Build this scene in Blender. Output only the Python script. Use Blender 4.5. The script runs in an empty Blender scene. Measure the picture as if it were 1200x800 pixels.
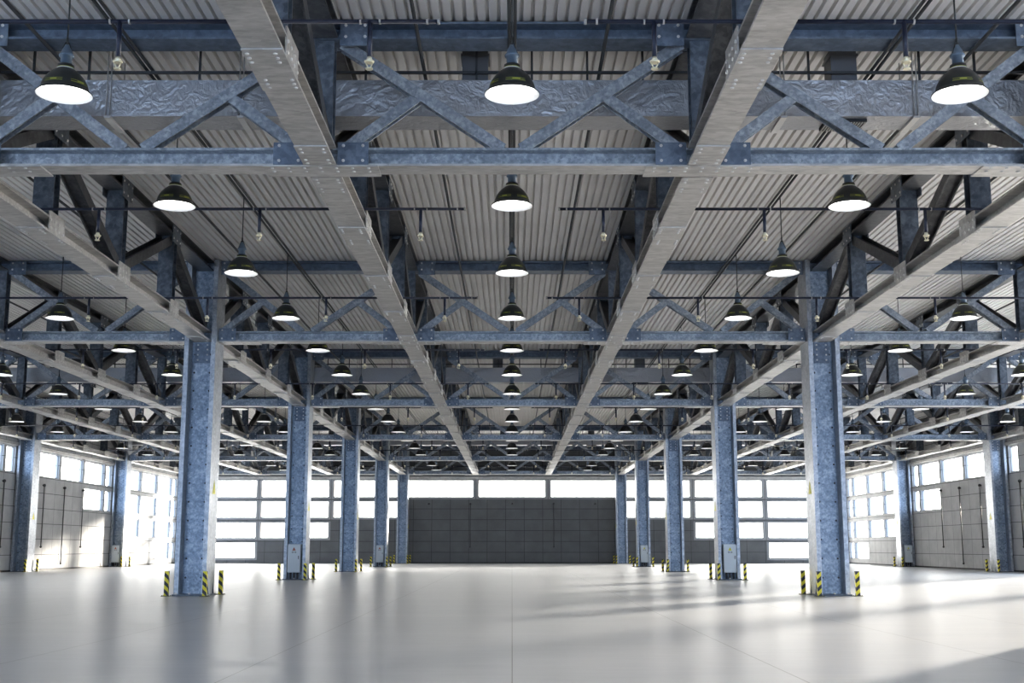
import bpy, math, random
from mathutils import Vector, Matrix
random.seed(4)
C = bpy.context.scene.collection
V = Vector
PI = math.pi
# ------------------------------------------------------------------ layout
EYE, PITCH, FPX = 1.5046, 0.1654, 1440.3
ROW0, BAY, LX = 39.42, 18.54, 20.0 / 6.0          # first visible column row, bay length, truss line offset
ZB, CH, ZT = 8.05, 0.33, 10.38                    # bottom chord underside, chord height, top chord underside
ZTOP = 10.70
WX, WY = 30.56, ROW0 + 4 * BAY + 0.62             # inner faces of side and back walls
YB = -20.0
ROW = {k: ROW0 + k * BAY for k in range(-3, 5)}

def project(p):
    X, Y, Z = p[0], p[1], p[2] - EYE
    zc = Y * math.cos(PITCH) + Z * math.sin(PITCH)
    if zc < 0.5: return None
    return 600 + FPX * X / zc, 400 - FPX * (Z * math.cos(PITCH) - Y * math.sin(PITCH)) / zc
def in_frame(lo, hi, m=0, n=6):
    for i in range(n + 1):
        for j in range(n + 1):
            for k in (0, 0.5, 1):
                q = project((lo[0] + (hi[0] - lo[0]) * i / n, lo[1] + (hi[1] - lo[1]) * j / n, lo[2] + (hi[2] - lo[2]) * k))
                if q and -m < q[0] < 1200 + m and -m < q[1] < 800 + m: return True
    return False
ORD = ['first', 'second', 'third', 'fourth', 'fifth', 'sixth', 'seventh', 'eighth', 'ninth', 'tenth', 'eleventh', 'twelfth',
       'thirteenth', 'fourteenth', 'fifteenth', 'sixteenth', 'seventeenth', 'eighteenth']

# ------------------------------------------------------------------ mesh helpers
class MB:
    def __init__(s): s.v, s.f, s.sm, s.second = [], [], [], []   # second: (first face, last face, material) ranges in another material
    def add(s, vs, fs, smooth=False):
        b = len(s.v); s.v += [tuple(x) for x in vs]
        for f in fs: s.f.append([b + i for i in f]); s.sm.append(smooth)
        return s
    def box(s, lo, hi):
        (a, b, c), (d, e, f) = lo, hi
        return s.add([(a,b,c),(d,b,c),(d,e,c),(a,e,c),(a,b,f),(d,b,f),(d,e,f),(a,e,f)],
                     [(0,3,2,1),(4,5,6,7),(0,1,5,4),(1,2,6,5),(2,3,7,6),(3,0,4,7)])
    def bar(s, p0, p1, a, b, wa, wb, oa=0, ob=0):
        """box from p0 to p1, section wa along unit a, wb along unit b, shifted by oa, ob"""
        p0, p1 = V(p0) + a*oa + b*ob, V(p1) + a*oa + b*ob
        c = [(-1,-1),(1,-1),(1,1),(-1,1)]
        vs = [p + a*(x*wa/2) + b*(y*wb/2) for p in (p0, p1) for x, y in c]
        return s.add(vs, [(3,2,1,0),(4,5,6,7),(0,1,5,4),(1,2,6,5),(2,3,7,6),(3,0,4,7)])
    def ibar(s, p0, p1, up, b, h, tf, tw):
        """I section: flanges of width b at +-h/2 along up"""
        d = (V(p1) - V(p0)).normalized(); a = d.cross(V(up)).normalized(); u = a.cross(d).normalized()
        s.bar(p0, p1, a, u, b, tf, 0, h/2 - tf/2); s.bar(p0, p1, a, u, b, tf, 0, -h/2 + tf/2)
        return s.bar(p0, p1, a, u, tw, h - 2*tf)
    def cyl(s, p0, p1, r0, r1=None, n=10, caps=True, smooth=True):
        r1 = r0 if r1 is None else r1
        d = (V(p1) - V(p0)).normalized(); t = V((0,0,1)) if abs(d.z) < .9 else V((1,0,0))
        a = d.cross(t).normalized(); b = d.cross(a)
        vs = [V(p) + (a*math.cos(2*PI*i/n) + b*math.sin(2*PI*i/n))*r for p, r in ((p0,r0),(p1,r1)) for i in range(n)]
        s.add(vs, [(i,(i+1)%n,n+(i+1)%n,n+i) for i in range(n)], smooth)
        if caps:
            k = len(s.v) - 2*n
            s.f += [[k+i for i in reversed(range(n))], [k+n+i for i in range(n)]]; s.sm += [False, False]
        return s
    def bolt(s, p, nrm, r=.022, h=.018):
        p, n = V(p), V(nrm)
        s.cyl(p, p + n*h*.6, r, r, 6, False, False); return s.cyl(p + n*h*.6, p + n*h, r, r*.55, 6, True, False)
    def lathe(s, prof, n=28, c=(0,0,0)):
        cx, cy, cz = c
        vs = [(cx + r*math.cos(2*PI*i/n), cy + r*math.sin(2*PI*i/n), cz + z) for r, z in prof for i in range(n)]
        fs = [(j*n+i, j*n+(i+1)%n, (j+1)*n+(i+1)%n, (j+1)*n+i) for j in range(len(prof)-1) for i in range(n)]
        return s.add(vs, fs, True)
    def ball(s, c, r, n=12, m=8):
        return s.lathe([(max(1e-4, r*math.sin(PI*j/m)), -r*math.cos(PI*j/m)) for j in range(m+1)], n, c)
    def mesh(s, name, mat):
        me = bpy.data.meshes.new(name); me.from_pydata(s.v, [], s.f)
        me.polygons.foreach_set('use_smooth', s.sm); me.materials.append(mat)
        for a, b, m2 in s.second:
            if m2.name not in me.materials: me.materials.append(m2)
            i = list(me.materials).index(m2)
            for k in range(a, b): me.polygons[k].material_index = i
        me.update(); return me
    def in_mat(s, m2, fn):
        a = len(s.f); fn(); s.second.append((a, len(s.f), m2)); return s

def link(name, me, parent=None, loc=(0,0,0)):
    o = bpy.data.objects.new(name, me); C.objects.link(o); o.location = loc
    if parent: o.parent = parent
    return o
def tag(o, label=None, cat=None, group=None, kind=None):
    for k, v in (('label', label), ('category', cat), ('group', group), ('kind', kind)):
        if v: o[k] = v
    return o
def root(name, loc, label, cat, group=None, kind=None, rotz=0):
    o = bpy.data.objects.new(name, None); C.objects.link(o); o.location = loc; o.rotation_euler = (0,0,rotz)
    o.empty_display_size = .2
    return tag(o, label, cat, group, kind)
class Plate(MB):
    """a plate with bright bolt heads"""
    def bolt(s, p, nrm, r=.03, h=.02): return s.in_mat(M['bolt'], lambda: MB.bolt(s, p, nrm, r, h))
class Kit:
    """a thing made once as a list of (part name, mesh, [sub-parts]) and placed many times"""
    def __init__(s): s.parts = []
    def part(s, name, mb, mat, label=None):
        e = [name, mb.mesh(name, mat), [], label]; s.parts.append(e)
        return e
    def sub(s, e, name, mb, mat): e[2].append((name, mb.mesh(name, mat)))
    def place(s, name, loc, label, cat, group, kind='thing', rotz=0, mirror=False):
        r = root(name, loc, label, cat, group, kind, rotz)
        for n, me, subs, lb in s.parts:
            o = link(n, me, r)
            if lb: o['label'] = lb
            for sn, sme in subs: link(sn, sme, o)
        return r

# ------------------------------------------------------------------ materials
def new_mat(name):
    m = bpy.data.materials.new(name); m.use_nodes = True
    nt = m.node_tree; b = nt.nodes['Principled BSDF']; return m, nt, b
def N(nt, t, **kw):
    n = nt.nodes.new(t)
    for k, v in kw.items():
        if k in n.inputs.keys(): n.inputs[k].default_value = v
        else: setattr(n, k, v)
    return n
def simple(name, col, rough=.5, metal=0.0, spec=.5):
    m, nt, b = new_mat(name)
    b.inputs['Base Color'].default_value = (*col, 1); b.inputs['Roughness'].default_value = rough
    b.inputs['Metallic'].default_value = metal; b.inputs['Specular IOR Level'].default_value = spec
    return m
def ramp(nt, stops):
    r = nt.nodes.new('ShaderNodeValToRGB'); e = r.color_ramp.elements
    while len(e) < len(stops): e.new(.5)
    for x, (p, c) in zip(e, stops): x.position = p; x.color = (*c, 1)
    return r
def steel(name, dark, mid, light, rough=.42, metal=.45, scale=5.0, stretch=(1,1,1)):
    """mottled galvanised steel"""
    m, nt, b = new_mat(name); L = nt.links.new
    tc = N(nt, 'ShaderNodeTexCoord'); mp = N(nt, 'ShaderNodeMapping'); mp.inputs['Scale'].default_value = stretch
    L(tc.outputs['Object'], mp.inputs['Vector'])
    v = N(nt, 'ShaderNodeTexVoronoi', Scale=scale*2.2); n1 = N(nt, 'ShaderNodeTexNoise', Scale=scale, Detail=5.0, Roughness=.65)
    n2 = N(nt, 'ShaderNodeTexNoise', Scale=scale*.25, Detail=3.0)
    for x in (v, n1, n2): L(mp.outputs[0], x.inputs['Vector'])
    mx = N(nt, 'ShaderNodeMix', data_type='RGBA'); mx.inputs[0].default_value = .25
    L(n1.outputs['Fac'], mx.inputs[6]); L(v.outputs['Color'], mx.inputs[7])
    bw = N(nt, 'ShaderNodeRGBToBW'); L(mx.outputs[2], bw.inputs[0])
    ad = N(nt, 'ShaderNodeMath', operation='MULTIPLY_ADD'); L(n2.outputs['Fac'], ad.inputs[0]); ad.inputs[1].default_value = .5
    L(bw.outputs[0], ad.inputs[2]); sb = N(nt, 'ShaderNodeMath', operation='SUBTRACT'); L(ad.outputs[0], sb.inputs[0]); sb.inputs[1].default_value = .25
    r = ramp(nt, [(.30, dark), (.5, mid), (.70, light)]); L(sb.outputs[0], r.inputs[0])
    L(r.outputs[0], b.inputs['Base Color']); b.inputs['Metallic'].default_value = metal
    rr = N(nt, 'ShaderNodeMapRange'); L(n1.outputs['Fac'], rr.inputs[0]); rr.inputs[3].default_value = rough-.12; rr.inputs[4].default_value = rough+.14
    L(rr.outputs[0], b.inputs['Roughness'])
    bp = N(nt, 'ShaderNodeBump', Strength=.12, Distance=.02); L(n1.outputs['Fac'], bp.inputs['Height']); L(bp.outputs[0], b.inputs['Normal'])
    return m
M = {}
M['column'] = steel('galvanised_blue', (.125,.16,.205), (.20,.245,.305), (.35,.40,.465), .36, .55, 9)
M['flange'] = steel('galvanised_flange_lit', (.25,.27,.295), (.37,.39,.42), (.50,.52,.55), .36, .60, 8)  # paler than the web: light on the flange sides put into the colour
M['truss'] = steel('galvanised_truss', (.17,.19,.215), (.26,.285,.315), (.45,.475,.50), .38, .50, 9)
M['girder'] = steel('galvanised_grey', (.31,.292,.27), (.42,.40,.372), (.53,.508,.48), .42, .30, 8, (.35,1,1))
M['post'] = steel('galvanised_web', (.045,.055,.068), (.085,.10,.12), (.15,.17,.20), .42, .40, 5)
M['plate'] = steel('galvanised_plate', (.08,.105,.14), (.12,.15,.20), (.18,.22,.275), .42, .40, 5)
M['bolt'] = simple('bolt_heads', (.62,.60,.57), .4, .2)
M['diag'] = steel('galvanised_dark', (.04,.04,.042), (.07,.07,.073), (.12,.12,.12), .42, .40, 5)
M['duct_grey'] = simple('duct_sheet', (.13,.13,.135), .45, .4)
M['pipe'] = simple('dark_pipe', (.012,.016,.035), .45, .2)
M['conduit'] = simple('dark_conduit', (.055,.055,.055), .5, .4)
M['brass'] = simple('brass_head', (.75,.68,.48), .35, .5)
M['lampblack'] = simple('lamp_black', (.018,.020,.020), .38, .1)
M['lampband'] = simple('lamp_yellow_band', (.30,.32,.05), .5)
M['lampsock'] = simple('lamp_socket', (.12,.17,.23), .4, .4)
M['lampin'] = simple('lamp_white_enamel', (.85,.85,.83), .35)
m, nt, b = new_mat('lamp_glow'); b.inputs['Base Color'].default_value = (.9,.9,.9,1)
b.inputs['Emission Color'].default_value = (1,.98,.95,1); b.inputs['Emission Strength'].default_value = 3.5; M['glow'] = m
M['yellow'] = None
def striped(name, sg):
    m, nt, b = new_mat(name); L = nt.links.new
    tc = N(nt, 'ShaderNodeTexCoord'); sx = N(nt, 'ShaderNodeSeparateXYZ'); L(tc.outputs['Object'], sx.inputs[0])
    a = N(nt, 'ShaderNodeMath', operation='ADD'); L(sx.outputs['X'], a.inputs[0]); L(sx.outputs['Y'], a.inputs[1])
    c = N(nt, 'ShaderNodeMath', operation='MULTIPLY_ADD'); L(a.outputs[0], c.inputs[0]); c.inputs[1].default_value = .9*sg; L(sx.outputs['Z'], c.inputs[2])
    d = N(nt, 'ShaderNodeMath', operation='MULTIPLY'); L(c.outputs[0], d.inputs[0]); d.inputs[1].default_value = 1/.25
    f = N(nt, 'ShaderNodeMath', operation='FRACT'); L(d.outputs[0], f.inputs[0])
    g = N(nt, 'ShaderNodeMath', operation='GREATER_THAN'); L(f.outputs[0], g.inputs[0]); g.inputs[1].default_value = .5
    mx = N(nt, 'ShaderNodeMix', data_type='RGBA'); L(g.outputs[0], mx.inputs[0])
    mx.inputs[6].default_value = (.012,.012,.012,1); mx.inputs[7].default_value = (.78,.66,.02,1)
    L(mx.outputs[2], b.inputs['Base Color']); b.inputs['Roughness'].default_value = .45
    return m
M['stripe'] = striped('hazard_stripes', 1); M['stripe_m'] = striped('hazard_stripes_mirrored', -1)
M['footplate'] = simple('post_foot', (.10,.09,.04), .5)
M['cabinet'] = simple('cabinet_grey', (.50,.54,.56), .45)
M['cabdoor'] = simple('cabinet_door', (.56,.60,.62), .4)
M['signyel'] = simple('sign_yellow', (.70,.66,.06), .5)
M['signred'] = simple('sign_red', (.40,.10,.05), .5)
M['ink'] = simple('sign_ink', (.03,.03,.03), .5)
M['frame'] = simple('window_frame', (.30,.30,.30), .5, .2)
M['dark'] = simple('dark_gap', (.02,.02,.02), .7)
# foil duct
m, nt, b = new_mat('foil_insulation'); L = nt.links.new
tc = N(nt, 'ShaderNodeTexCoord'); n1 = N(nt, 'ShaderNodeTexNoise', Scale=1.1, Detail=5.0, Roughness=.55, Distortion=1.0); n2 = N(nt, 'ShaderNodeTexNoise', Scale=5.0, Detail=4.0, Distortion=2.0)
L(tc.outputs['Object'], n1.inputs['Vector']); L(tc.outputs['Object'], n2.inputs['Vector'])
ad = N(nt, 'ShaderNodeMath', operation='MULTIPLY_ADD'); L(n2.outputs['Fac'], ad.inputs[0]); ad.inputs[1].default_value = .35; L(n1.outputs['Fac'], ad.inputs[2])
bp = N(nt, 'ShaderNodeBump', Strength=.40, Distance=.2); L(ad.outputs[0], bp.inputs['Height']); L(bp.outputs[0], b.inputs['Normal'])
b.inputs['Base Color'].default_value = (.40,.395,.40,1); b.inputs['Metallic'].default_value = .55; b.inputs['Roughness'].default_value = .34; M['foil'] = m
# corrugated deck
m, nt, b = new_mat('corrugated_deck'); L = nt.links.new
tc = N(nt, 'ShaderNodeTexCoord'); n1 = N(nt, 'ShaderNodeTexNoise', Scale=.8, Detail=4.0); L(tc.outputs['Object'], n1.inputs['Vector'])
r = ramp(nt, [(.3, (.70,.675,.65)), (.7, (.79,.765,.74))]); L(n1.outputs['Fac'], r.inputs[0]); L(r.outputs[0], b.inputs['Base Color'])
b.inputs['Metallic'].default_value = .15; b.inputs['Roughness'].default_value = .5; M['deck'] = m
# wall panels
def panel_mat(name, axis, col, dark):
    m, nt, b = new_mat(name); L = nt.links.new
    tc = N(nt, 'ShaderNodeTexCoord'); sx = N(nt, 'ShaderNodeSeparateXYZ'); L(tc.outputs['Object'], sx.inputs[0])
    def line(out, period, w, ph):
        a = N(nt, 'ShaderNodeMath', operation='MULTIPLY_ADD'); L(out, a.inputs[0]); a.inputs[1].default_value = 1/period; a.inputs[2].default_value = ph
        f = N(nt, 'ShaderNodeMath', operation='FRACT'); L(a.outputs[0], f.inputs[0])
        g = N(nt, 'ShaderNodeMath', operation='LESS_THAN'); L(f.outputs[0], g.inputs[0]); g.inputs[1].default_value = w/period; return g
    g1 = line(sx.outputs[axis], 1.70, .035, 100.35); g2 = line(sx.outputs['Z'], .985, .04, 0.0)
    mxx = N(nt, 'ShaderNodeMath', operation='MAXIMUM'); L(g1.outputs[0], mxx.inputs[0]); L(g2.outputs[0], mxx.inputs[1])
    n1 = N(nt, 'ShaderNodeTexNoise', Scale=.9, Detail=5.0, Roughness=.6); L(tc.outputs['Object'], n1.inputs['Vector'])
    r = ramp(nt, [(.3, tuple(c*.85 for c in col)), (.7, tuple(c*1.12 for c in col))]); L(n1.outputs['Fac'], r.inputs[0])
    mx = N(nt, 'ShaderNodeMix', data_type='RGBA'); L(mxx.outputs[0], mx.inputs[0]); L(r.outputs[0], mx.inputs[6]); mx.inputs[7].default_value = (*dark, 1)
    L(mx.outputs[2], b.inputs['Base Color']); b.inputs['Roughness'].default_value = .75
    bp = N(nt, 'ShaderNodeBump', Strength=.6, Distance=.02); bp.invert = True; L(mxx.outputs[0], bp.inputs['Height']); L(bp.outputs[0], b.inputs['Normal'])
    return m
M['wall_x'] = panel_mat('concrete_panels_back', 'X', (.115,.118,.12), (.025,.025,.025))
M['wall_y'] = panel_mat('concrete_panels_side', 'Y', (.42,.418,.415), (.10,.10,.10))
# floor
m, nt, b = new_mat('polished_concrete'); L = nt.links.new
tc = N(nt, 'ShaderNodeTexCoord'); sx = N(nt, 'ShaderNodeSeparateXYZ'); L(tc.outputs['Object'], sx.inputs[0])
a = N(nt, 'ShaderNodeMath', operation='MULTIPLY_ADD'); L(sx.outputs['X'], a.inputs[0]); a.inputs[1].default_value = 1/LX; a.inputs[2].default_value = 50.0015
f = N(nt, 'ShaderNodeMath', operation='FRACT'); L(a.outputs[0], f.inputs[0]); g = N(nt, 'ShaderNodeMath', operation='LESS_THAN'); L(f.outputs[0], g.inputs[0]); g.inputs[1].default_value = .0042
n1 = N(nt, 'ShaderNodeTexNoise', Scale=.35, Detail=6.0, Roughness=.6); n2 = N(nt, 'ShaderNodeTexNoise', Scale=3.0, Detail=5.0)
mp = N(nt, 'ShaderNodeMapping'); mp.inputs['Scale'].default_value = (.35, 1.6, 1); L(tc.outputs['Object'], mp.inputs['Vector']); L(mp.outputs[0], n1.inputs['Vector']); L(mp.outputs[0], n2.inputs['Vector'])
ad = N(nt, 'ShaderNodeMath', operation='MULTIPLY_ADD'); L(n2.outputs['Fac'], ad.inputs[0]); ad.inputs[1].default_value = .4; L(n1.outputs['Fac'], ad.inputs[2])
r = ramp(nt, [(.45, (.385,.395,.41)), (.95, (.51,.515,.525))]); L(ad.outputs[0], r.inputs[0])
mx = N(nt, 'ShaderNodeMix', data_type='RGBA'); L(g.outputs[0], mx.inputs[0]); L(r.outputs[0], mx.inputs[6]); mx.inputs[7].default_value = (.10,.10,.10,1)
L(mx.outputs[2], b.inputs['Base Color'])
rr = N(nt, 'ShaderNodeMapRange'); L(n1.outputs['Fac'], rr.inputs[0]); rr.inputs[3].default_value = .26; rr.inputs[4].default_value = .40; L(rr.outputs[0], b.inputs['Roughness'])
b.inputs['Specular IOR Level'].default_value = .5; M['floor'] = m
# clear glass that lets the sun through
m = bpy.data.materials.new('clear_glass'); m.use_nodes = True; nt = m.node_tree; nt.nodes.clear()
o = N(nt, 'ShaderNodeOutputMaterial'); tr = N(nt, 'ShaderNodeBsdfTransparent'); tr.inputs[0].default_value = (.96,.97,.97,1); gl = N(nt, 'ShaderNodeBsdfGlossy'); gl.inputs['Roughness'].default_value = .05
ms = N(nt, 'ShaderNodeMixShader'); ms.inputs[0].default_value = .06; nt.links.new(tr.outputs[0], ms.inputs[1]); nt.links.new(gl.outputs[0], ms.inputs[2]); nt.links.new(ms.outputs[0], o.inputs[0]); M['glass'] = m

# ------------------------------------------------------------------ the setting
def struct(name, mb, mat, parent=None):
    o = link(name, mb.mesh(name, mat), parent)
    if parent is None: o['kind'] = 'structure'
    return o
struct('floor', MB().box((-31.2, YB, -.2), (31.2, WY + .5, 0)), M['floor'])
# corrugated deck: trapezoid ribs that run the length of the hall
prof, x, P = [], -31.0, .20
mb = MB()
while x < 31.0:
    prof += [(x, 0), (x + .128, 0), (x + .140, .095), (x + .188, .095)]; x += P
prof.append((x, 0)); z0 = ZTOP + .03
n = len(prof)
mb.add([(px, YB, z0 + pz) for px, pz in prof] + [(px, WY + .3, z0 + pz) for px, pz in prof], [(i, i+1, n+i+1, n+i) for i in range(n-1)])
mb.box((-31.2, YB, z0 + .1), (31.2, WY + .5, z0 + .3))
deck = struct('ceiling', mb, M['deck'])

RZ = [(6.0, 7.58), (4.13, 5.66), (2.27, 3.73), (.46, 1.90), (.46, 7.58)]
win_n = [0]
def wall(name, breaks, panes, mat, to_world, zmax, depth, glare_band=0):
    """panes: set of (i, row) openings between breaks[i] and breaks[i+1]"""
    mb = MB(); zs = [0.0]
    for r in RZ: zs += list(r)
    zs.append(zmax)
    for i in range(len(breaks) - 1):
        a0, a1 = breaks[i], breaks[i+1]; z = 0.0
        rows = sorted(r for (j, r) in panes if j == i)
        segs = []
        for r in sorted(rows, key=lambda r: RZ[r][0]):
            segs.append((z, RZ[r][0])); z = RZ[r][1]
        segs.append((z, zmax))
        for s0, s1 in segs: 
            lo, hi = to_world(a0, s0, 0), to_world(a1, s1, depth)
            mb.box([min(p, q) for p, q in zip(lo, hi)], [max(p, q) for p, q in zip(lo, hi)])
        for r in rows:
            win_n[0] += 1
            b0, b1 = RZ[r]
            fm = MB(); t = .06
            for (p0, q0, p1, q1) in ((a0, b0, a0+t, b1), (a1-t, b0, a1, b1), (a0+t, b0, a1-t, b0+t), (a0+t, b1-t, a1-t, b1)):
                lo, hi = to_world(p0, q0, depth*.35), to_world(p1, q1, depth*.6)
                fm.box([min(p, q) for p, q in zip(lo, hi)], [max(p, q) for p, q in zip(lo, hi)])
            if glare_band:  # pale band round the opening, window glare painted on the mullions
                for (p0, q0, p1, q1) in ((a0-glare_band, b0-.16, a0, b1+.06), (a1, b0-.16, a1+glare_band, b1+.06), (a0, b0-.16, a1, b0), (a0, b1, a1, b1+.06)):
                    lo, hi = to_world(p0, q0, -.03), to_world(p1, q1, -.001)
                    fm.box([min(p, q) for p, q in zip(lo, hi)], [max(p, q) for p, q in zip(lo, hi)])
            w = struct('window_%d' % win_n[0], fm, M['frame'])
            ccol = sorted({j for j, _ in panes}); ci = ccol.index(i)
            if name != 'wall_back': ci = len(ccol) - 1 - ci
            on = lambda q: ORD[q] if q < len(ORD) else '%dth' % (q + 1)
            tag(w, '%s window, %s wall, %s column from %s, %s row from top' % ('added unseen tall' if r == 4 else 'bright', name.split('_')[1], on(ci),  # 'bright' also covers the added second row in the unseen near bays
                'the left' if name == 'wall_back' else 'the back', on(sorted(rows, key=lambda q: -RZ[q][1]).index(r))), 'window')
            lo, hi = to_world(a0+t, b0+t, depth*.46), to_world(a1-t, b1-t, depth*.46 + .008)
            g = link('pane', MB().box([min(p, q) for p, q in zip(lo, hi)], [max(p, q) for p, q in zip(lo, hi)]).mesh('pane', M['glass']), w)
    return struct(name, mb, mat)
# back wall: mullions at every truss line
lines = [-30, -23.333, -16.667, -10, -3.333, 3.333, 10, 16.667, 23.333, 30]
br = [-31.2]
for i, q in enumerate(lines):
    br += [q - .22, q + .22]
br.append(31.2)
panes = set()
for i in range(9):
    xc = (lines[i] + lines[i+1]) / 2; nrow = 1 if abs(xc) < 9 else 2 if abs(xc) < 14 else 3 if abs(xc) < 21 else 4
    for r in range(nrow): panes.add((2 + 2*i, r))
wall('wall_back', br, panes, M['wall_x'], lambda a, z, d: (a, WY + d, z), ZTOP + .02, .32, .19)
for side, nm in ((-1, 'wall_left'), (1, 'wall_right')):
    br = [YB]; panes = set()
    for k in range(-3, 4):
        r0 = ROW[k]
        edges = [r0 + .75] + sum([[r0 + 2.32 + 4.635*j - .21, r0 + 2.32 + 4.635*j + .21] for j in range(4)], []) + [r0 + BAY - .75]
        if side > 0 and k in (-1, 0, 1):
            # beyond the frame on the right: unseen tall openings added to let sun onto the floor
            y1_ = edges[-1] if k < 1 else edges[6]
            br += [edges[0], y1_]; panes.add((len(br) - 2, 4))
            edges = [] if k < 1 else edges[8:]
        for e in range(0, len(edges), 2):
            br += [edges[e], edges[e+1]]; idx = len(br) - 2; yc = (edges[e] + edges[e+1]) / 2
            rows = [0]
            if k == 3: rows = [0,1,2] + ([3] if yc > 106 else [])
            if k == 2 and yc > 88: rows = [0,1]
            if k == 1 and yc < 69: rows = [0,1,2] if side > 0 else [0]
            if k <= 0: rows = [0,1]  # unseen near bays: second window row added for fill light
            for r in rows: panes.add((idx, r))
    br.append(WY)
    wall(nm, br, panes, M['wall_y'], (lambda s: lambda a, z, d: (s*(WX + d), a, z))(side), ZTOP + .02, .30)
    # kick strip, and the lintel ledge above the clerestory
    nm2 = nm.split('_')[1]
    struct('baseboard_' + nm2, MB().box((min(side*(WX-.05), side*WX), ROW[0], 0), (max(side*(WX-.05), side*WX), WY, .11)), M['dark'])
    struct('trim_%d' % (1 if side < 0 else 2), MB().box((min(side*(WX-.14), side*WX), YB, 7.66), (max(side*(WX-.14), side*WX), WY, 7.86)), M['girder'])
struct('baseboard_back', MB().box((-9.7, WY - .05, 0), (9.7, WY, .11)), M['dark'])
struct('trim_3', MB().box((-30, WY - .14, 7.66), (30, WY, 7.90)), M['girder'])

struct('front_light_blocker', MB().box((-31.2, YB - .3, 7.0), (31.2, YB, ZTOP + .3)), M['wall_x'])  # unseen header, added to limit the light coming from behind
# ------------------------------------------------------------------ steel columns
HB = .55; HW = .5; TF = .14
def column_kit(sticker):
    K = Kit()
    for s in (-1, 1):
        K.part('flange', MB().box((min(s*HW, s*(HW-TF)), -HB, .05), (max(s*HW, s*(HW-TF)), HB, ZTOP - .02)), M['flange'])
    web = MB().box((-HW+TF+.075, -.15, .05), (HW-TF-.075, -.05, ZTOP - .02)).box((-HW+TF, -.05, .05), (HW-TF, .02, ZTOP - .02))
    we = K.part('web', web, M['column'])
    rv = MB(); z = .55
    while z < 7.9:
        for sx in (-.25, .25): rv.bolt((sx, -.15, z), (0,-1,0), .034, .015)
        z += .59
    K.sub(we, 'rivets', rv, M['dark'])
    dp = Plate().box((-.24, -.175, 7.35), (.24, -.15, 8.0))
    for zz in (7.45, 7.62, 7.79, 7.94):
        for xx in (-.15, .15): dp.bolt((xx, -.175, zz), (0,-1,0))
    K.part('splice_plate', dp, M['plate'])
    bp = Plate().box((-.54, -.61, 0), (.54, .61, .05))
    for s in (-1, 1):
        for yy in (-.32, .32):
            bp.add([(s*HW, yy-.015, .05), (s*.54, yy-.015, .05), (s*HW, yy-.015, .42), (s*HW, yy+.015, .05), (s*.54, yy+.015, .05), (s*HW, yy+.015, .42)],
                   [(0,1,2),(5,4,3),(0,3,4,1),(1,4,5,2),(2,5,3,0)])
        for yy in (-.58, .58): bp.bolt((s*.42, yy, .05), (0,0,1), .035, .05)
    bp.bolt((0, -.58, .05), (0,0,1), .035, .05)
    K.part('base_plate', bp, M['post'])
    if sticker:
        s = sticker
        w, z0, z1 = .20, 3.16, 3.60; x0, x1 = s*HW, s*(HW+.006)
        tri = MB().add([(x0, -w, z0), (x0, w, z0), (x0, 0, z1), (x1, -w, z0), (x1, w, z0), (x1, 0, z1)], [(0,1,4,3),(1,2,5,4),(2,0,3,5),(3,4,5),(2,1,0)])
        K.part('warning_sticker', tri, M['signyel'], 'yellow triangular warning sticker')
    return K
KC = {s: column_kit(s) for s in (-1, 1)}
def cname(k, X):
    side = 'left' if X < 0 else 'right'
    return side, ('inner' if abs(X) < 15 else 'outer wall')
cols = []
for X in (-10, 10, -30, 30):
    ks = [k for k in range(-1, 5) if in_frame((X-.5, ROW[k]-.5, 0), (X+.5, ROW[k]+.5, 8), 0)]
    if abs(X) < 15:   # the pair that carries the nearest cross truss, just outside the picture
        KC[1 if X < 0 else -1].place('steel_column', (X, ROW[-1], 0), 'blue galvanised steel column just past the %s edge of the picture' % ('left' if X < 0 else 'right'), 'column', 'steel columns of the %s inner row' % ('left' if X < 0 else 'right'))
    for i, k in enumerate(ks):
        side, kind = cname(k, X)
        KC[1 if X < 0 else -1].place('steel_column', (X, ROW[k], 0), 'blue galvanised steel column, %s from the front in the %s %s row' % (ORD[i], side, kind), 'column',
                 'steel columns of the %s %s row' % (side, kind))
        cols.append((X, k, ORD[i], side, kind))

# striped guard posts round each column foot
gp = MB().box((-.062,-.062,.015), (.062,.062,.76)); gpl = MB().box((-.13,-.13,0), (.13,.13,.015))
for sx in (-1,1):
    for sy in (-1,1): gpl.bolt((sx*.10, sy*.10, .015), (0,0,1), .018, .02)
KP, KPm = Kit(), Kit()
for K_, mm in ((KP, 'stripe'), (KPm, 'stripe_m')): K_.part('striped_post', gp, M[mm]); K_.part('foot_plate', gpl, M['footplate'])
for X, k, o_, side, kind in cols:
    inn = 1 if X < 0 else -1
    for nm, dx, dy in (('front outer', -inn*.66, -.77), ('front inner', inn*.56, -.92), ('rear inner', inn*.69, .62)):
        if nm == 'front outer' and abs(X) > 20: continue
        if abs(X) > 20: dx = inn*.56 if nm == 'front inner' else inn*.70
        if k == 4 and nm == 'rear inner': dy = .45
        if not in_frame((X+dx, ROW[k]+dy, 0), (X+dx, ROW[k]+dy, .7)): continue
        (KP if X < 0 else KPm).place('guard_post', (X+dx, ROW[k]+dy, 0), 'yellow black striped post, %s corner of the %s column in the %s %s row' % (nm, o_, side, kind.split()[0]), 'bollard', 'striped guard posts')

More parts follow.
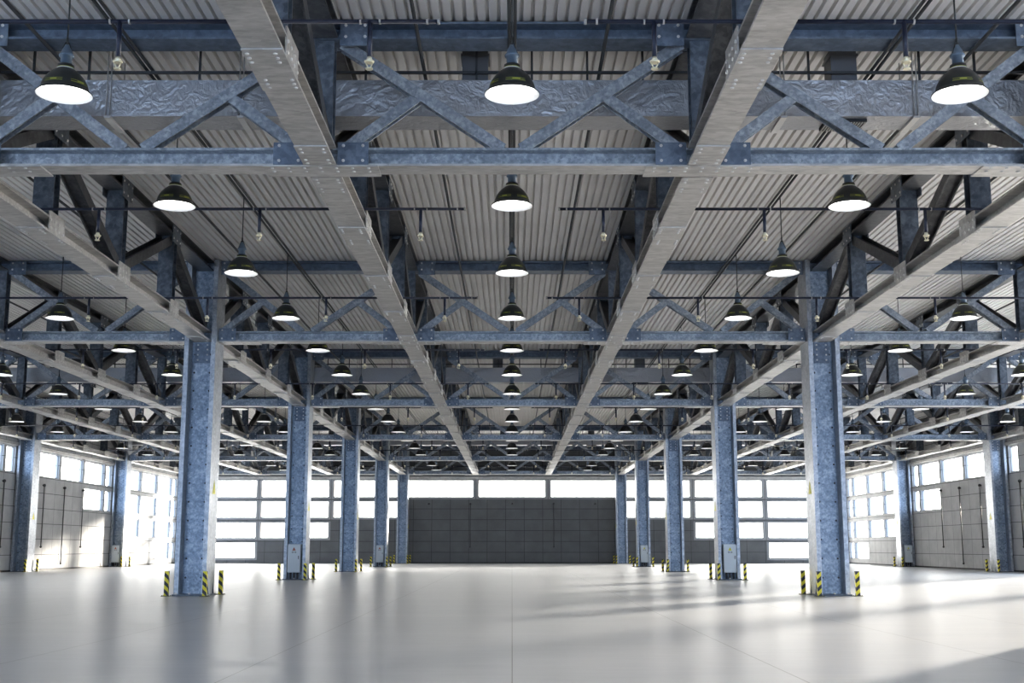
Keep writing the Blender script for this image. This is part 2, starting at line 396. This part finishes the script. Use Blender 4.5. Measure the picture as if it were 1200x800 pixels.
# electrical cabinets in the column recess
def cabinet_kit(sign):
    K = Kit()
    body = MB().box((-.29, -.10, .34), (.29, .30, 1.62)); K.part('body', body, M['cabinet'])
    d = K.part('door', MB().box((-.27, -.115, .37), (.27, -.10, 1.59)), M['cabdoor'])
    K.sub(d, 'handle', MB().box((.20, -.14, .95), (.23, -.115, 1.10)), M['ink'])
    tri = MB().add([(-.085,-.119,1.33), (.085,-.119,1.33), (0,-.119,1.49), (-.085,-.115,1.33), (.085,-.115,1.33), (0,-.115,1.49)], [(0,1,2),(0,3,4,1),(1,4,5,2),(2,5,3,0)])
    K.sub(d, 'warning_triangle', tri, sign)
    mk = MB().box((-.008,-.123,1.38), (.008,-.119,1.44)).box((-.008,-.123,1.35), (.008,-.119,1.37))
    for q in range(2):
        for j, w in enumerate((.05,.035,.06)): mk.box((-.095+.07*j, -.119, 1.27-.045*q), (-.095+.07*j+w, -.115, 1.295-.045*q))
    K.sub(d, 'sign_lettering', mk, M['ink'])
    for xx in (-.16, 0, .16): K.part('conduit', MB().cyl((xx, .08, .052), (xx, .08, .34), .05, n=12), M['conduit'])
    return K
KA, KB_ = cabinet_kit(M['signred']), cabinet_kit(M['signyel'])
for X, k, o_, side, kind in cols:
    if (abs(X) == 10 and k in (1, 3)) or (abs(X) == 30 and k == 3):
        (KA if X < 0 else KB_).place('electrical_cabinet', (X + (-.02 if X < 0 else .02), ROW[k] - HB, 0), 'grey electrical cabinet on the %s column of the %s %s row' % (o_, side, kind), 'cabinet', 'column cabinets')

# ------------------------------------------------------------------ cross trusses (column to column)
def cross_truss_kit():
    K = Kit(); E = 9.485
    K.part('bottom_chord', MB().box((-E,-.25,CH-.04), (E,.25,CH)).box((-E,-.025,.042), (E,.025,CH-.04)), M['truss'])
    K.part('bottom_flange', MB().box((-E,-.25,0), (E,.25,.042)), M['girder'], 'flange plate with floor light painted in')  # paler steel paints in the warm floor light on the underside
    tz = ZT - ZB
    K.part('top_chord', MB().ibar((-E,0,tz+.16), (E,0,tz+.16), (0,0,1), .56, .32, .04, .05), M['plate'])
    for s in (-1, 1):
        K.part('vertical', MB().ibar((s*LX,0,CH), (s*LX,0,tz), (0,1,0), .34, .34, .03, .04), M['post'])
    for xc in (-2*LX, 0, 2*LX):
        for s in (-1, 1):
            xt = xc + s*3.02 if abs(xc + s*LX) < 9 else math.copysign(9.36, xc)
            a, b = V((xt, 0, tz - .02)), V((xc + s*.16, 0, CH + .03))
            K.part('diagonal', MB().ibar(a, b, (0,1,0), .20, .22, .03, .04), M['truss'])
            m_ = a.lerp(b, .47); c_ = V((xc + s*(2.92 if abs(xc + s*LX) < 9 else 2.72), 0, CH + .05))
            K.part('strut', MB().ibar(m_ + V((0,0,-.08)), c_, (0,1,0), .19, .20, .03, .04), M['truss'])
    for s in (-1, 1):
        for xo in (s*LX - .56, s*LX + .56, s*9.2):
            w = .27
            g = Plate().box((xo-w, -.275, .02), (xo+w, -.25, .42))
            for bx in (-.17, .17):
                for bz in (.09, .36): g.bolt((xo+bx, -.275, bz), (0,-1,0))
            K.part('gusset_plate', g, M['plate'])
            g = Plate().box((xo-w, -.305, tz - .14), (xo+w, -.28, tz + .30))
            for bx in (-.17, .17):
                for bz in (.03, .24): g.bolt((xo+bx, -.305, tz+bz), (0,-1,0))
            K.part('gusset_plate', g, M['plate'])
        for x0, x1 in ((s*LX - 1.0, s*LX + 1.0), (min(s*E, s*8.2), max(s*E, s*8.2))):
            g = Plate().box((x0, -.31, -.025), (x1, .31, 0)); q = x0 + .15
            while q < x1 - .1:
                for yy in (-.22, -.02): g.bolt((q, yy, -.025), (0,0,-1))
                q += .28
            K.part('cover_plate', g, M['girder'])
    return K
KT = cross_truss_kit()
span_name = {0: 'centre aisle', -20: 'left aisle', 20: 'right aisle'}
for Xc in (0, -20, 20):
    ks = [k for k in range(-2, 5) if in_frame((Xc-9.4, ROW[k], ZB), (Xc+9.4, ROW[k], ZTOP), 0, 12)]
    for i, k in enumerate(ks):
        KT.place('cross_truss', (Xc, ROW[k], ZB), 'blue grey steel cross truss over the %s, %s from the front' % (span_name[Xc], ORD[i]), 'roof truss', 'cross trusses over the ' + span_name[Xc])

# ------------------------------------------------------------------ lengthwise truss girders
def girder_kit(end):
    K = Kit(); tz = ZT - ZB; B4 = BAY/4; y0, y1 = end, BAY - end
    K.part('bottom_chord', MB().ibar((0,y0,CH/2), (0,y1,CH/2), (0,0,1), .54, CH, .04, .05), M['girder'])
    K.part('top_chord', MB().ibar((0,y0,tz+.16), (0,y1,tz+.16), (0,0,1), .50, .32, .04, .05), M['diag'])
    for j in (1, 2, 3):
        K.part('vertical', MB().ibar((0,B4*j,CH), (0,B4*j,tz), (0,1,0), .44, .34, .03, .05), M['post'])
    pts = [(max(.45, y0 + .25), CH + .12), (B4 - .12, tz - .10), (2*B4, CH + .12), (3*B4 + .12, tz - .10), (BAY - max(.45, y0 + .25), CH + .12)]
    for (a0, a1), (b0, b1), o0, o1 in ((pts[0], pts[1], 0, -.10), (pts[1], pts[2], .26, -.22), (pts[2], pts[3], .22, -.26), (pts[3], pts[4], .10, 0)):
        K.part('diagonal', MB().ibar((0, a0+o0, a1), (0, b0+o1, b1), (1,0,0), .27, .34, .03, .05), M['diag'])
    for j in (1, 2, 3):
        y = B4*j
        for s in (-1, 1):
            g = Plate().box((min(s*.25, s*.275), y-.45, .0), (max(s*.25, s*.275), y+.45, CH + .12))
            for q in (-.36,-.12,.12,.36):
                for bz in (.10, .26): g.bolt((s*.275, y+q, bz), (s,0,0))
            K.part('gusset_plate', g, M['girder'])
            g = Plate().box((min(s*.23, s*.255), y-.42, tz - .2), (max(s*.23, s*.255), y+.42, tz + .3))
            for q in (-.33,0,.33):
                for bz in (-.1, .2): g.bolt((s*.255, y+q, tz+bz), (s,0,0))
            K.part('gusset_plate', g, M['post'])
        g = Plate().box((-.28, y-.75, -.022), (.28, y+.75, 0))
        for q in (-.62,-.47,-.32,.32,.47,.62):
            for bx in (-.19, .19): g.bolt((bx + .03*math.copysign(1,q), y+q, -.022), (0,0,-1))
        K.part('cover_plate', g, M['girder'])
    for y in (y0 + .55, y1 - .55):
        g = Plate().box((-.28, y-.5, -.022), (.28, y+.5, 0))
        for q in (-.38,-.2,.2,.38):
            for bx in (-.19, .19): g.bolt((bx, y+q, -.022), (0,0,-1))
        K.part('cover_plate', g, M['girder'])
    return K
KGm, KGc = girder_kit(.32), girder_kit(.17)
gname = {3.333: 'just %s of the central lamps', 10: 'over the %s inner columns', 16.667: 'first outside the %s inner columns', 23.333: 'second outside the %s inner columns', 30: 'along the %s wall'}
for q in lines:
    s = 'left' if q < 0 else 'right'
    ks = [k for k in range(-2, 4) if in_frame((q-.27, ROW[k]+.3, ZB), (q+.27, ROW[k+1]-.3, ZTOP), 0, 16)]
    for i, k in enumerate(ks):
        (KGc if abs(q) in (10, 30) else KGm).place('truss_girder', (q, ROW[k], ZB), 'steel truss girder ' + gname[abs(q)] % s + ', %s span from the front' % ORD[i], 'girder', 'lengthwise truss girders')

# ------------------------------------------------------------------ air ducts
def duct(k, num):
    Y0 = ROW[k] + .79; Z0 = 9.33
    xs = 30.4 if k > 0 else 30.4
    r = root('air_duct', (0, Y0, Z0), 'silver foil wrapped air duct behind the %s cross truss' % num, 'duct', 'foil wrapped air ducts')
    mb = MB(); x = -xs
    mb.box((-xs, 0, 0), (xs, .76, .70)); link('duct_body', mb.mesh('duct_body', M['foil']), r)
    vis = 13 if k < 0 else 27
    for x in [q + o for q in (-20, 0, 20) for o in (-7.45, -5.0, 5.0, 7.45)]:
        if abs(x) > vis: continue
        st = MB()
        for dx in (-.035, .035): st.cyl((x+dx, -.03, -.03), (x+dx, -.03, 1.36), .012, n=6)
        st.in_mat(M['bolt'], lambda: st.box((x-.06, -.05, -.045), (x+.06, .82, -.004)))
        st.cyl((x, .80, -.03), (x, .80, 1.36), .012, n=6)
        link('hanger', st.mesh('hanger', M['girder']), r)
    rl = MB().box((-xs, .05, .85), (xs, .10, .90))
    x = -29.5
    while x < 30:
        if min(abs(x - q) for q in lines) > .35 and min(abs(x - c0 - q) for c0 in (-20,0,20) for q in (-2*LX,0,2*LX,-8.3,-1.65,1.65,8.3)) > .16 and min(abs(x - 6.8*q) for q in range(-4, 5)) > .16: rl.box((x-.02, .05, .70), (x+.02, .09, 1.37))
        x += 1.03
    link('support_rail', rl.mesh('support_rail', M['conduit']), r)
    for x in (-21.1, -14.1, -.69, 6.2, 12.9, 20.9):
        if abs(x) > vis: continue
        rb = MB().box((x-.24, .14, .70), (x+.24, .62, 1.37)); rb.box((x-.27, .11, 1.22), (x+.27, .65, 1.27))
        link('riser', rb.mesh('riser', M['duct_grey']), r)
    for x in (6.2, 20.9):
        if abs(x) > vis: continue
        g = MB().box((x-.38, .12, -.06), (x+.38, .66, -.001)); fr = link('grille', g.mesh('grille', M['dark']), r)
        sl = MB(); q = x - .36
        while q < x + .36:
            sl.box((q, .14, -.075), (q+.02, .64, -.06)); q += .05
        link('slats', sl.mesh('slats', M['girder']), fr)
    return r
duct(-1, 'nearest'); duct(1, 'third'); duct(3, 'fifth')

# ------------------------------------------------------------------ sprinkler pipes
def sprinkler(Y, side, i):
    r = root('sprinkler_pipe', (0, Y, 8.44), 'dark sprinkler pipe under the %s roof half, %s from the front' % (side, ORD[i]), 'pipe', 'sprinkler pipes')
    s = -1 if side == 'left' else 1
    mb = MB().cyl((s*.965, 0, 0), (s*30.5, 0, 0), .030, n=10)
    link('main_pipe', mb.mesh('main_pipe', M['pipe']), r)
    cl = MB(); 
    xs = [1.9 + 3.35*j for j in range(9)]
    for x in xs:
        q = project((s*x, Y, 8.2))
        if not q or not (-30 < q[0] < 1230): continue
        for d in (-.13, .13): cl.cyl((s*x+d-.012, 0, 0), (s*x+d+.012, 0, 0), .040, n=10)
        dp = link('drop_pipe', MB().cyl((s*x, 0, 0), (s*x, 0, -.50), .034, n=10).mesh('drop_pipe', M['pipe']), r)
        hd = MB().cyl((s*x,0,-.50), (s*x,0,-.56), .028, .05, 10).cyl((s*x,0,-.56), (s*x,0,-.585), .07, .06, 12)
        hd.cyl((s*x-.045,0,-.585), (s*x-.012,0,-.66), .010, n=6).cyl((s*x+.045,0,-.585), (s*x+.012,0,-.66), .010, n=6).cyl((s*x,0,-.66), (s*x,0,-.675), .05, .05, 12)
        link('sprinkler_head', hd.mesh('sprinkler_head', M['brass']), dp)
    cl.cyl((s*.965,0,0), (s*1.0,0,0), .042, n=10).cyl((s*1.12,0,0), (s*1.15,0,0), .042, n=10)
    link('pipe_clamps', cl.mesh('pipe_clamps', M['girder']), r)
ys = [ROW[-1] - 5.35 + 9.27*j for j in range(11)]
ys = [y for y in ys if y < WY - 1]
for side in ('left', 'right'):
    for i, y in enumerate(ys): sprinkler(y, side, i)

# ------------------------------------------------------------------ conduits and rods under the roof
for Xc in (-20, 0, 20):
    for xo, double in ((-2*LX, 1), (0, 1), (2*LX, 1), (-8.3, 0), (-1.65, 0), (1.65, 0), (8.3, 0)):
        X = (Xc + xo)*(1.02 if double else 1); s = 'left' if X < 0 else 'right'
        mb = MB()
        for dx in ((-.05, .05) if double else (0,)): mb.cyl((X+dx, ROW[-2], 10.325), (X+dx, WY - .02, 10.325), .030 if double else .034, n=8)
        o = link('roof_conduit' if double else 'tie_rod', mb.mesh('roof_rod', M['conduit']))
        if X == 0: lab = 'paired dark conduit running above the central line of lamps'
        elif double: lab = 'paired dark conduit under the roof above the %s lamp line %s of centre' % (ORD[round(abs(X)/(2*LX))] if round(abs(X)/(2*LX)) > 1 else 'first', s)
        else:
            near = sorted(abs(Xc2 + q) for Xc2 in (-20,0,20) for q in (-8.3,-1.65,1.65,8.3) if Xc2 + q > 0)
            idx = min(range(len(near)), key=lambda t: abs(near[t] - abs(X)))
            lab = 'single dark rod under the roof deck, %s from the middle on the %s' % ('first' if idx == 0 else ORD[idx], s)
        tag(o, lab, 'conduit' if double else 'rod', 'roof conduits' if double else 'roof rods', 'thing')

# ------------------------------------------------------------------ pendant lamps
def lamp_kit(detail):
    K = Kit(); n = 40 if detail else 20
    out = [(.415,0),(.418,.012),(.40,.03),(.375,.055),(.36,.075),(.352,.10),(.335,.16),(.305,.22),(.265,.28),(.215,.335),(.165,.375),(.135,.40),(.125,.43),(.12,.47),(.0005,.472)]
    inn = [(.0005,.455),(.11,.455),(.155,.37),(.21,.32),(.255,.27),(.295,.21),(.325,.15),(.345,.09),(.36,.05),(.40,.012),(.412,-.001)]
    sm_ = MB().lathe(out, n)
    if detail:
        def marks():
            for a0, a1, za, zb in ((-2.6,-1.75,.112,.122),(-1.4,-.5,.112,.122),(.5,1.4,.112,.122),(1.75,2.6,.112,.122),(-2.6,-1.75,.145,.152),(-1.4,-.5,.145,.152),(.5,1.4,.145,.152),(1.75,2.6,.145,.152),(-2.3,-2.0,.124,.144),(-1.1,-.75,.124,.144),(2.0,2.3,.124,.144)):
                st = 8
                rr_ = lambda z: .3545 - .30*(z - .10)
                vs = [(rr_(z)*math.cos(a0+(a1-a0)*i/st), rr_(z)*math.sin(a0+(a1-a0)*i/st), z) for z in (za, zb) for i in range(st+1)]
                sm_.add(vs, [(i, i+1, st+2+i, st+1+i) for i in range(st)], True)
            sm_.lathe([(.1365,.402),(.128,.425)], n)
        sm_.in_mat(M['lampband'], marks)
    K.part('lamp_shade', sm_, M['lampblack'], 'black bell shade with yellow markings')
    K.part('reflector', MB().lathe(inn, n), M['lampin'], 'white enamel inside')
    K.part('diffuser', MB().lathe([(.0005,.075),(.20,.077),(.320,.085),(.335,.10)], n), M['glow'], 'glowing white disc')
    K.part('socket', MB().lathe([(.0005,.46),(.085,.46),(.085,.60),(.11,.605),(.115,.63),(.09,.66),(.07,.72),(.045,.76),(.03,.80),(.0005,.80)], 16), M['lampsock'])
    hk = MB().cyl((0,0,.80), (0,0,.92), .018, n=8)
    if detail:
        for s in (-1,1): hk.cyl((s*.10,0,.62), (s*.02,0,.84), .010, n=6)
    K.part('hook', hk, M['lampblack'])
    K.part('cable', MB().cyl((0,0,.92), (0,0,10.29-8.27), .014, n=6), M['lampblack'])
    return K
KL1, KL2 = lamp_kit(True), lamp_kit(False)
lnames = {0: 'central line', 1: 'first line %s of centre', 2: 'second line %s of centre', 3: 'third line %s of centre', 4: 'fourth line %s of centre'}
for j in range(-4, 5):
    X = j*6.80; s = 'left' if j < 0 else 'right'; i = 0
    y = ROW[-1] - 3.09
    while y < WY - 2:
        if in_frame((X-.3, y, 8.27), (X+.3, y, 9.1)):
            ln = lnames[abs(j)]; ln = ln % s if '%s' in ln else ln
            (KL1 if y < 60 else KL2).place('pendant_lamp', (X, y, 8.27), 'black bell pendant lamp, %s from the front in the %s' % (ORD[i], ln), 'pendant lamp', 'pendant lamps in the ' + ln, 'thing', random.uniform(-.5,.5))
            i += 1
        y += 6.18

# ------------------------------------------------------------------ upright conduits on the walls
def riser(pos, nrm, z0, z1, label, rod=True):
    r = root('mounted_conduit', pos, label, 'conduit', 'upright wall conduits', 'thing')
    n_ = V(nrm); c = n_*.115
    if rod:
        mb = MB().cyl(c + V((0,0,z0)), c + V((0,0,z1)), .035, n=10); link('rod', mb.mesh('rod', M['conduit']), r)
        e = MB().ball(c + V((0,0,z0)), .075); link('end_cap', e.mesh('end_cap', M['conduit']), r)
    b_ = MB().ball(c + V((0,0,z1)), .10); link('ball_cap', b_.mesh('ball_cap', M['conduit']), r)
    k = MB().cyl(V((0,0,z1)) + n_*.002, V((0,0,z1)) + c, .05, n=10); link('wall_bracket', k.mesh('wall_bracket', M['conduit']), r)
for s, nm in ((-1, 'left'), (1, 'right')):
    for (y, z0, w) in ((80.5, 1.5, 'nearest'), (84.2, .4, 'middle and longest'), (87.9, 1.5, 'farthest')):
        riser((s*WX, y, 0), (-s, 0, 0), z0, 5.45, 'dark upright conduit on the %s wall between columns, %s of three' % (nm, w))
    riser((s*WX, 74.1, 0), (-s, 0, 0), 1.5, 5.4, 'dark upright conduit on the %s wall before the nearest outer column' % nm)
    riser((s*3.83, WY, 0), (0,-1,0), 1.5, 5.4, 'thin upright conduit on the dark back wall, %s of centre' % nm)
for x, w in ((-7.66, 'near the left column'), (0, 'in the middle'), (7.66, 'near the right column')):
    riser((x, WY, 0), (0,-1,0), 5, 5.4, 'small round fitting high on the dark back wall, ' + w, False)

for n_, lab, cat in (('floor', 'pale polished concrete floor with thin straight joints', 'floor'), ('ceiling', 'corrugated metal roof deck above the trusses', 'ceiling'),
        ('wall_back', 'dark grey panelled back wall under a row of bright windows', 'wall'), ('wall_left', 'pale panelled left wall with sunlit lower panels', 'wall'),
        ('wall_right', 'grey panelled right wall under high windows', 'wall'), ('front_light_blocker', 'unseen header added behind the viewer to limit light', 'wall'),
        ('baseboard_left', 'dark kick strip along the foot of the left wall', 'baseboard'), ('baseboard_right', 'dark kick strip along the foot of the right wall', 'baseboard'),
        ('baseboard_back', 'dark kick strip along the foot of the back wall', 'baseboard'), ('trim_1', 'pale ledge above the left wall windows', 'trim'),
        ('trim_2', 'pale ledge above the right wall windows', 'trim'), ('trim_3', 'grey ledge above the back wall windows', 'trim')):
    tag(bpy.data.objects[n_], lab, cat)
# ------------------------------------------------------------------ light
w = bpy.data.worlds.new('sky'); bpy.context.scene.world = w; w.use_nodes = True; nt = w.node_tree
bg = nt.nodes['Background']; tc = N(nt, 'ShaderNodeTexCoord'); sx = N(nt, 'ShaderNodeSeparateXYZ'); nt.links.new(tc.outputs['Generated'], sx.inputs[0])
mr = N(nt, 'ShaderNodeMapRange'); nt.links.new(sx.outputs['Y'], mr.inputs[0]); mr.inputs[1].default_value = -.6; mr.inputs[2].default_value = .25
r = ramp(nt, [(0, (.27,.37,.54)), (1, (1.0,.97,.93))]); nt.links.new(mr.outputs[0], r.inputs[0]); nt.links.new(r.outputs[0], bg.inputs[0])
bg.inputs[1].default_value = 9.0
sd = bpy.data.lights.new('sun', 'SUN'); sd.energy = 16.0; sd.angle = math.radians(3.0); sd.color = (1.0, .90, .78)
so = bpy.data.objects.new('sun', sd); C.objects.link(so)
EL = math.radians(9.0); dirn = -V((.61*math.cos(EL), .79*math.cos(EL), math.sin(EL)))
so.rotation_euler = dirn.to_track_quat('-Z', 'Y').to_euler(); so.location = (60, 120, 30)

# ------------------------------------------------------------------ camera
cd = bpy.data.cameras.new('camera'); cd.sensor_width = 36; cd.lens = FPX * 36 / 1200; cd.clip_end = 400
co = bpy.data.objects.new('camera', cd); C.objects.link(co); co.location = (0, 0, EYE); co.rotation_euler = (PI/2 + PITCH, 0, 0)
sc = bpy.context.scene; sc.camera = co
sc.view_settings.view_transform = 'Standard'; sc.view_settings.look = 'None'; sc.view_settings.gamma = 1
sc.view_settings.use_curve_mapping = False; sc.view_settings.exposure = 0.60
try:
    sc.cycles.use_denoising = True; sc.cycles.max_bounces = 10; sc.cycles.diffuse_bounces = 6; sc.cycles.transparent_max_bounces = 16; sc.cycles.sample_clamp_indirect = 8
except Exception: pass
